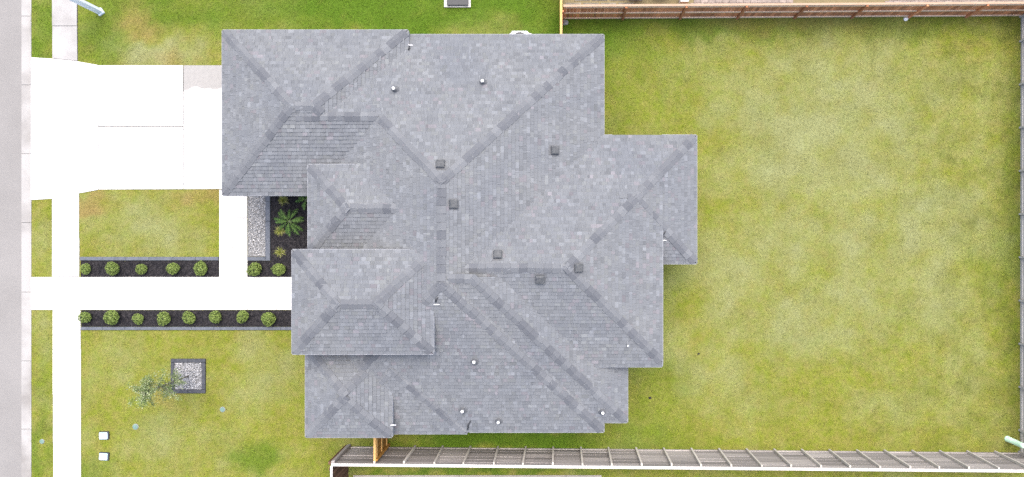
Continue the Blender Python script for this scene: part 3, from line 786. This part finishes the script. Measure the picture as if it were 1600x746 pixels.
for i, (x, y, s_) in enumerate(((139,495,.98),(180.5,494.5,1.18),(219.5,497,.94),(261,496,1.12),(300,497,1.04),(340.5,495.5,1.1),(382,494.5,1.02),(424,496.5,1.2))):
    shrub(x, y, s_, f'round clipped green shrub, {ordn[i]} from the sidewalk in the eight-shrub bed', 'shrubs in the eight-shrub bed')
shrub(403, 420, 1.12, 'round green shrub at the foot of the gravel strip', 'shrubs in the L-shaped bed')
shrub(439.5, 420.5, 1.1, 'round green shrub tucked beside the entry roof corner', 'shrubs in the L-shaped bed')

def blades(m, o, n, Lr, wr, droop, r, elev=(.4, 1.4)):
    for _ in range(n):
        a = r.uniform(0, 6.28); e = r.uniform(*elev); Ln = r.uniform(*Lr); w = r.uniform(*wr); t = max(0, min(1, r.gauss(.5, .28)))
        d = Vector((math.cos(a)*math.cos(e), math.sin(a)*math.cos(e), math.sin(e))); s_ = Vector((-math.sin(a), math.cos(a), 0)); pts = []
        p = Vector(o)
        for k in range(5):
            pts.append(p.copy()); p = p+d*Ln/4; d = (d+Vector((0,0,-droop))).normalized()
        b = len(m.v)
        for k, q in enumerate(pts):
            ww = w*(1-(k/4)**2*.92); m.v += [tuple(q-s_*ww), tuple(q+s_*ww)]; m.c += [min(1, t*(.7+.12*k))]*2
        for k in range(4): m.f.append((b+2*k, b+2*k+1, b+2*k+3, b+2*k+2))
for i, (x, y, n_, sc, lb) in enumerate(((444,313,110,1.0,'yellow green grassy tuft against the garage eave'),(438.5,361,110,.95,'yellow green grassy tuft just below the palm'),(438.5,394,80,1.0,'sparse yellowish tuft above the corner shrub'))):
    m = MB(); blades(m, (0,0,0), n_, (.2*sc,.33*sc), (.006,.012), .22, random.Random(50+i), (.35, 1.3))
    o = empty('grassy_plant', gp(x, y)); o.location.z = .02; tag(o, lb, 'plant', 'yellow green tufts in the L-shaped bed')
    m.build('leaves', 'sedge', o)
def palm(x, y, R, nf, lb, seed):
    r = random.Random(seed); o = empty('small_palm', gp(x, y)); o.location.z = .02; tag(o, lb, 'palm')
    MB().lathe([(.06,0),(.085,.1),(.07,.2),(.03,.26)], 10).build('trunk', 'bark', o)
    for f in range(nf):
        m = MB(); a = 2*math.pi*f/nf+r.uniform(-.2,.2); e = r.uniform(.35, 1.0); Ln = R*r.uniform(.85, 1.2)
        d = Vector((math.cos(a)*math.cos(e), math.sin(a)*math.cos(e), math.sin(e))); p = Vector((0,0,.22)); sd_ = Vector((-math.sin(a), math.cos(a), 0)); rib = []
        tb = r.uniform(.3, .7)
        for k in range(15):
            rib.append(p.copy()); p = p+d*Ln/14; d = (d+Vector((0,0,-.10))).normalized()
            if k > 2:
                for s_ in (-1, 1):
                    for _ in range(2):
                        ll = Ln*.23*math.sin(math.pi*min(1, (k-1)/14*.85+.12))*r.uniform(.8,1.1)
                        dd = (sd_*s_ + d*.75 + Vector((0,0,r.uniform(.0,.35)))).normalized(); q = p+dd*ll; ww = d*.011
                        p_ = p+d*r.uniform(-.02,.02)
                        i = len(m.v); m.v += [tuple(p_-ww), tuple(p_+ww), tuple(q+Vector((0,0,-.02)))]; m.f.append((i,i+1,i+2)); m.c += [max(0,min(1,tb+r.gauss(0,.15)))]*3
        b = len(m.v); m.tube(rib, [.01-.0005*k for k in range(15)], 4); m.c += [.8]*(len(m.v)-b)
        m.build('frond', 'palm', o)
palm(456, 346.5, .58, 13, 'feathery dark green palm spreading over the black mulch', 5)
palm(482.5, 313.5, .42, 11, 'bright green palm half hidden under the roof corner', 9)

# young tree: one slender trunk, thin limbs, sparse grey green crown
r = random.Random(77)
tb = gp(294, 588); tree = empty('young_tree', (tb.x, tb.y, 0.02)); tag(tree, 'slender young tree with sparse crown growing from white gravel square', 'tree')
trunk_path = [Vector((0,0,0)), Vector((.02,.01,.7)), Vector((-.02,.0,1.4)), Vector((.0,-.03,2.1)), Vector((-.03,0,2.8)), Vector((-.02,.02,3.3))]
mt_ = MB(); mt_.tube(trunk_path, [.03,.026,.021,.016,.011,.005], 7)
tips = []
for k in range(32):
    z = r.uniform(.7, 3.1); f = z/3.3; i = min(4, int(f*5)); p = trunk_path[i].lerp(trunk_path[i+1], f*5-i)
    a = k*2.399+r.uniform(-.4,.4); ln = r.uniform(.45,.9)*(1.15-.5*abs(z-1.8)/1.3); up = r.uniform(.25,.8)
    d = Vector((math.cos(a), math.sin(a), up)).normalized(); path = [p]
    for s_ in range(4):
        d = (d+Vector((r.gauss(0,.16), r.gauss(0,.16), r.gauss(-.02,.12)))).normalized(); path.append(path[-1]+d*ln/4)
    mt_.tube(path, [.010,.008,.006,.0045,.003], 5); tips += [(q, d) for q in path[1:]]
mt_.build('trunk', 'bark', tree)
m = MB()
for q, d in tips:
    for _ in range(r.choice((12, 24, 38, 52))):
        p = q+Vector((r.gauss(0,.065), r.gauss(0,.065), r.gauss(0,.055)))
        leaf_quad(m, p, Vector((r.gauss(0,.7), r.gauss(0,.7), 1)), r.uniform(.022,.042), r.uniform(.35,.55), max(0,min(1,r.gauss(.45,.28))), r.uniform(0,6.28))
m.build('crown', 'treeleaf', tree)

# ------------------------------------------------------------------ fences
def vec2(px, py): p = gp(px, py); return Vector((p.x, p.y))
def plank_fence(label, A, B, inward, h, post_d, nplank, first, mats=('grey_wood','pale_wood','cap_wood','grey_wood'), capw=.115):
    """posts on the inner side, horizontal boards between them, a board on top"""
    d = (B-A); Ln = d.length; d.normalize(); ang = math.atan2(d.y, d.x); nrm = Vector((-d.y, d.x))
    if nrm.dot(inward) < 0: nrm = -nrm
    root = empty('plank_fence', (A.x, A.y, 0), ang); tag(root, label, 'fence'); side = 1 if nrm.dot(Vector((-d.y, d.x))) > 0 else -1
    stops = [0.0]; x = first
    while x < Ln-.3: stops.append(x); x += post_d
    stops.append(Ln)
    hp = (h-.06)/nplank; cache = {}
    for a, b in zip(stops, stops[1:]):
        w = round(b-a-.006, 3)
        if w not in cache: cache[w] = MB().box(-w/2, w/2, -.012, .012, -hp/2+.014, hp/2-.014).mesh('plank', mats[0])
        for k in range(nplank):
            o = put('plank', cache[w], root, ((a+b)/2, rnd.uniform(-.004,.004), .05+hp*(k+.5))); o.rotation_euler = (rnd.uniform(-.05,.05), rnd.uniform(-.004,.004), 0)
    pmesh = MB().box(-.035, .035, -.05, .05, -.1, h-.05, .01).mesh('post', mats[1])
    for s_ in stops[0 if first > .2 else 1:]:
        o = put('post', pmesh, root, (s_, side*.066, 0)); o.rotation_euler = (rnd.uniform(-.012,.012), rnd.uniform(-.014,.014), 0)
    k = 0
    while k < Ln:
        e_ = min(Ln, k+post_d*3); w = (e_-k)/2-.003
        MB().box(-w, w, -capw/2, capw/2, 0, .035, .004).build('cap_board', mats[2], root, (k+w+.003, -side*.01, h+rnd.uniform(-.003,.003))); k = e_
    for q in (-.05, .10): MB().box(-.05, .05, -.06, .06, -.1, h-.02, .01).build('corner_post', 'brown_wood' if q < 0 else mats[0], root, (q-.03, side*(.05+q*.3), 0))
    # bottom board on the inner side
    k = 0
    for a, b in zip(stops, stops[1:]):
        w = (b-a)/2-.042
        if w > .1: MB().box(-w, w, -.015, .015, -.05, .11).build('bottom_board', mats[3], root, ((a+b)/2, side*.03, 0))
    return root
A = vec2(544, 699.3); B = vec2(1598, 709.0); hF = 2.16
x_first = gp(864-46.6*6, 0, hF).x - A.x      # a post line the photograph shows at x = 864
plank_fence('long weathered grey plank fence with pale cap below the house', A, B, Vector((0,1)), hF, 46.6*(H-hF)/FPX, 6, x_first)
A = vec2(1595.3, 709); B = vec2(1596.6, 27)
plank_fence('weathered plank fence closing the right end of the back yard', A, B, Vector((-1,0)), hF, 1.82, 8, 1.0, ('pale_wood','cap_wood','cap_wood','cap_wood'), capw=.12)

def picket_fence(name, label, A, B, seen, h, mats, post_d=2.4, first=0.0, rails=(.12,.5,.93), cap=None, pw=.14, lean=0.0, rail_in=True, jit=.004):
    d = B-A; Ln = d.length; d.normalize(); ang = math.atan2(d.y, d.x); nrm = Vector((-d.y, d.x)); side = 1 if nrm.dot(seen) > 0 else -1
    root = empty(name, (A.x, A.y, 0), ang); tag(root, label, 'fence')
    pk = MB().box(-pw/2+.004, pw/2-.004, -.009, .009, .04, h, .004).mesh('picket', mats[0])
    n = int(Ln/pw)
    for k in range(n):
        o = put('picket', pk, root, (pw*(k+.5), rnd.uniform(-jit,jit), rnd.uniform(-.015,.01))); o.rotation_euler = (rnd.uniform(-.01,.01), 0, rnd.uniform(-.06,.06))
    x = first; st = []
    while x <= Ln+.05: st.append(x); x += post_d
    s2 = side if rail_in else -side
    po = MB().box(-.045,.045,-.045,.045,-.1,h+.02,.012).mesh('post', mats[0])
    for s_ in st: put('post', po, root, (s_, s2*.06, 0))
    lim = sorted(set([0.0]+st+[Ln]))
    for a, b in zip(lim, lim[1:]):
        if b-a < .25: continue
        for f in rails:
            w = (b-a)/2-.05
            MB().box(-w, w, -.019, .019, -.045, .045).build('rail', mats[1], root, ((a+b)/2, s2*.034, h*f+rnd.uniform(-.008,.008)))
    if cap:
        MB().box(0, Ln, -.045, .045, 0, .03, .004).build('cap_board', mats[2], root, (0, 0, h+.022))
    return root
hT = 1.5
picket_fence('cedar_fence', 'reddish cedar picket fence with pale rails along the upper lawn', vec2(879.5, 28.8), vec2(1640, 23.8), Vector((0,-1)), hT, ('cedar','cedar_rail','cedar_cap'), 2.41, 2.52, (.06,.5,.955), True)
picket_fence('cedar_fence', 'short pale fence running down to the house corner beside the lawn', vec2(876.3, -60), vec2(876.3, 76), Vector((1,0)), hT, ('cedar','cedar_rail','orange_cap'), 2.4, .2, (.1,.5,.93), True)
picket_fence('wooden_gate_fence', 'short orange new wood fence between house and grey fence', vec2(606, 650), vec2(606, 697.5), Vector((1,0)), 2.05, ('orange_wood','orange_cap','orange_cap'), 1.1, .1, (.15,.55,.92), True, jit=.006)
picket_fence('brown_fence', 'dark brown picket fence turning down from the grey fence corner', vec2(544.5, 701.5), vec2(544.5, 790), Vector((1,0)), 2.14, ('brown_wood','brown_wood','cap_wood'), 1.8, .15, (.15,.55,.92), True, rail_in=False)

# ------------------------------------------------------------------ neighbours' ground beyond the fences
pt = structure(MB().box(gp(880,0).x, 28, gp(0,24).y+.16, 16, -.1, .012).build('patio', 'mortar'))
def paver_row(x0, x1, y0, y1, w, hgt, mat, gap):
    a = gp(x0, y1); b = gp(x1, y0); y = a.y; me_ = MB().box(-w/2+gap, w/2-gap, -hgt/2+gap, hgt/2-gap, -.03, .04, .006).mesh('paver', mat); row = 0
    while y < b.y:
        x = a.x + (w/2 if row % 2 else 0)
        while x < b.x:
            o = put('paver', me_, pt, (x+w/2, y+hgt/2, rnd.uniform(-.003,.003)), rnd.uniform(-.01,.01)); x += w
        y += hgt; row += 1
paver_row(882, 985, -30, 22, .74, .5, 'oldpaver', .045)
paver_row(1078, 1236, -30, 22, .3, .15, 'paver', .004)
paver_row(1382, 1640, -30, 22, .36, .18, 'paver', .004)
tag(MB().box(0, gp(1378,0).x-gp(1239,0).x, 0, 2.2, -.05, .06, .008).build('concrete_pad', 'concrete', None, (gp(1239,0).x, gp(0,4.5).y+.45, 0)), 'white concrete pad behind the cedar fence', 'pad')
tag(MB().box(-.17, .17, -.6, .6, 0, .42, .01).build('planter_block', 'concrete', None, gp(1067, -14)), 'white block standing on the patio behind the cedar fence', 'block')
tbl = empty('garden_table', gp(994, -8)); tag(tbl, 'white octagonal garden table behind the cedar fence', 'table')
MB().prism([(.42*math.cos(math.pi*(k+.5)/4), .42*math.sin(math.pi*(k+.5)/4)) for k in range(8)], .68, .72, .01).build('tabletop', 'whitetop', tbl)
MB().lathe([(.22,.035),(.2,.06),(.04,.1),(.035,.68)], 12).build('pedestal', 'whitetop', tbl)
gr = empty('barbecue_grill', gp(1030, -11)); tag(gr, 'dark grey barbecue grill behind the cedar fence', 'grill')
MB().box(-.3,.3,-.25,.25,.55,.8,.04).build('firebox', 'dark', gr)
MB().box(-.28,.28,-.23,.23,.802,.95,.1).build('lid', 'dark', gr)
MB().box(.32,.55,-.2,.2,.76,.79).build('side_shelf', 'whitemetal', gr)
for sx in (-1,1):
    for sy in (-1,1): MB().tube([(sx*.25,sy*.2,.03),(sx*.25,sy*.2,.56)], [.02,.02], 6).build('leg', 'dark', gr)
pth = structure(MB().box(gp(552,0).x, gp(940,0).x, -15, gp(0,742.5).y, -.1, .012).build('side_path', 'joint'))
for k in range(7):
    xa = 552+(940-552)*k/7; xb = 552+(940-552)*(k+1)/7
    slab(pth, [(xa,742.3),(xb,742.3),(xb,830),(xa,830)], 'sidepath')

# ------------------------------------------------------------------ small things
def condenser(label, px, py, w, bodym, topm, h=.75, pad=True):
    o = empty('air_conditioner', gp(px, py)); tag(o, label, 'air conditioner', 'air conditioners beside the houses')
    if pad: MB().box(-w*.62,w*.62,-w*.62,w*.62,-.05,.08,.01).build('pad', 'concrete', o)
    k = w*.5; c = w*.1
    oct_ = [(k,-k+c),(k,k-c),(k-c,k),(-k+c,k),(-k,k-c),(-k,-k+c),(-k+c,-k),(k-c,-k)]
    MB().prism(oct_, .08, h, .03).build('cabinet', bodym, o)
    MB().lathe([(k*.82,h+.001),(k*.82,h+.012),(k*.78,h+.014)], 28).build('fan_opening', topm, o)
    f = MB()
    for q in range(7):
        a = q*2*math.pi/7; f.box(-.001,.001,0,.001,0,.001); s_ = Vector((math.cos(a), math.sin(a), 0)); t_ = Vector((-s_.y, s_.x, 0))
        f.poly([s_*.06+Vector((0,0,h+.018)), s_*k*.74-t_*.03+Vector((0,0,h+.018)), s_*k*.74+t_*.06+Vector((0,0,h+.03)), s_*.06+t_*.05+Vector((0,0,h+.025))])
    f.build('fan_blade', 'dark', o)
    for rr in (.3,.55,.8): MB().lathe([(k*rr,h+.034),(k*rr+.006,h+.034),(k*rr+.006,h+.04),(k*rr,h+.04)], 24).build('guard_ring', 'dark', o)
    return o
condenser('white air conditioner peeping out from under the upper eave', 813.5, 70, .74, 'whitemetal', 'dark', .72)
o = empty('utility_cabinet', gp(715, -12)); tag(o, 'dark grey cabinet on white pad at the upper lawn edge', 'cabinet')
MB().box(-.56,.56,-.66,.66,-.05,.09,.012).build('pad', 'concrete', o)
MB().box(-.40,.46,-.60,.6,.09,.17,.01).build('cabinet_body', 'dark', o)
MB().box(-.42,.48,-.62,.62,.172,.21,.015).build('lid', 'dark', o)

o = empty('white_post', gp(158, 19.5)); tag(o, 'bluish white square post standing on lawn beside the sidewalk', 'post')
MB().box(-.10,.10,-.10,.10,-.1,3.3,.02).build('shaft', 'polewhite', o, smooth=False).rotation_euler = (0,0,.6)
MB().box(-.125,.125,-.125,.125,-.05,.12,.03).build('base_collar', 'polewhite', o).rotation_euler = (0,0,.6)
MB().box(-.13,.13,-.13,.13,3.3,3.36,.02).build('cap', 'polewhite', o).rotation_euler = (0,0,.6)
o = empty('utility_marker', gp(1574, 686)); tag(o, 'mint green rounded plastic marker post near the fence corner', 'marker post')
MB().lathe([(.13,-.05),(.13,.03),(.115,.05),(.112,.9),(.10,1.0),(.06,1.06),(.01,1.08)], 18).build('tube', 'mint', o, smooth=True)

def rrect(w, d, r_, n=4):
    P = []
    for cx, cy, a0 in ((w-r_, d-r_, 0), (-w+r_, d-r_, 90), (-w+r_, -d+r_, 180), (w-r_, -d+r_, 270)):
        for k in range(n+1):
            a = math.radians(a0+90*k/n); P.append((cx+r_*math.cos(a), cy+r_*math.sin(a)))
    return P
for (px, py, lb, rz) in ((163.5,680.5,'upper of two pale blue meter box lids in the lawn',0.02),(163.5,713,'lower of two pale blue meter box lids in the lawn',-.06)):
    o = empty('meter_box', gp(px, py), rz); tag(o, lb, 'meter box', 'meter boxes in the front lawn')
    MB().prism(rrect(.215,.175,.05), -.08, .045, .006).build('rim', 'dark', o)
    MB().prism(rrect(.175,.145,.035), .046, .062, .006).build('lid', 'lid', o, (-.022,-.008,0))
for px, py, r_, lb in ((212,667,.11,'round faded turquoise valve cover near the meter boxes'),(348,640,.10,'faded turquoise valve cover in mid front lawn'),(66,690,.09,'faded turquoise valve cover in the kerbside grass strip')):
    o = empty('valve_cover', gp(px, py)); tag(o, lb, 'valve cover', 'irrigation valve covers')
    MB().lathe([(r_*1.15,-.04),(r_*1.15,.018),(r_*1.02,.024)], 16).build('rim', 'stone', o)
    MB().lathe([(r_,.0241),(r_,.034),(r_*.85,.04),(.01,.043)], 16).build('lid', 'cyan', o)
def rock(name, px, py, r_, mat, lb, cat, seed, n=14):
    q = random.Random(seed); m = MB(); rings = 6; seg = 9
    for i in range(rings+1):
        f = math.pi*i/rings
        for k in range(seg):
            a = 2*math.pi*k/seg; jj = q.uniform(.75, 1.15); m.v.append((r_*jj*math.sin(f)*math.cos(a)*1.2, r_*jj*math.sin(f)*math.sin(a), r_*.6*jj*math.cos(f)+r_*.35))
    for i in range(rings):
        for k in range(seg): m.f.append((i*seg+k, (i+1)*seg+k, (i+1)*seg+(k+1) % seg, i*seg+(k+1) % seg))
    return tag(m.build(name, mat, None, gp(px, py)), lb, cat)
rock('stone', 883, 36, .13, 'stone', 'grey stone lying at the end of the cedar fence', 'stone', 1)
rock('stone', 1415, 30, .09, 'pvc', 'pale stone lying at the foot of the cedar fence', 'stone', 2)
rock('dirt_clod', 1015.5, 622, .055, 'clod', 'dark clod on the lawn near the lower right roof corner', 'clod', 3)
rock('dirt_clod', 1091.5, 553, .045, 'clod', 'dark clod out on the back lawn right of the house', 'clod', 4)
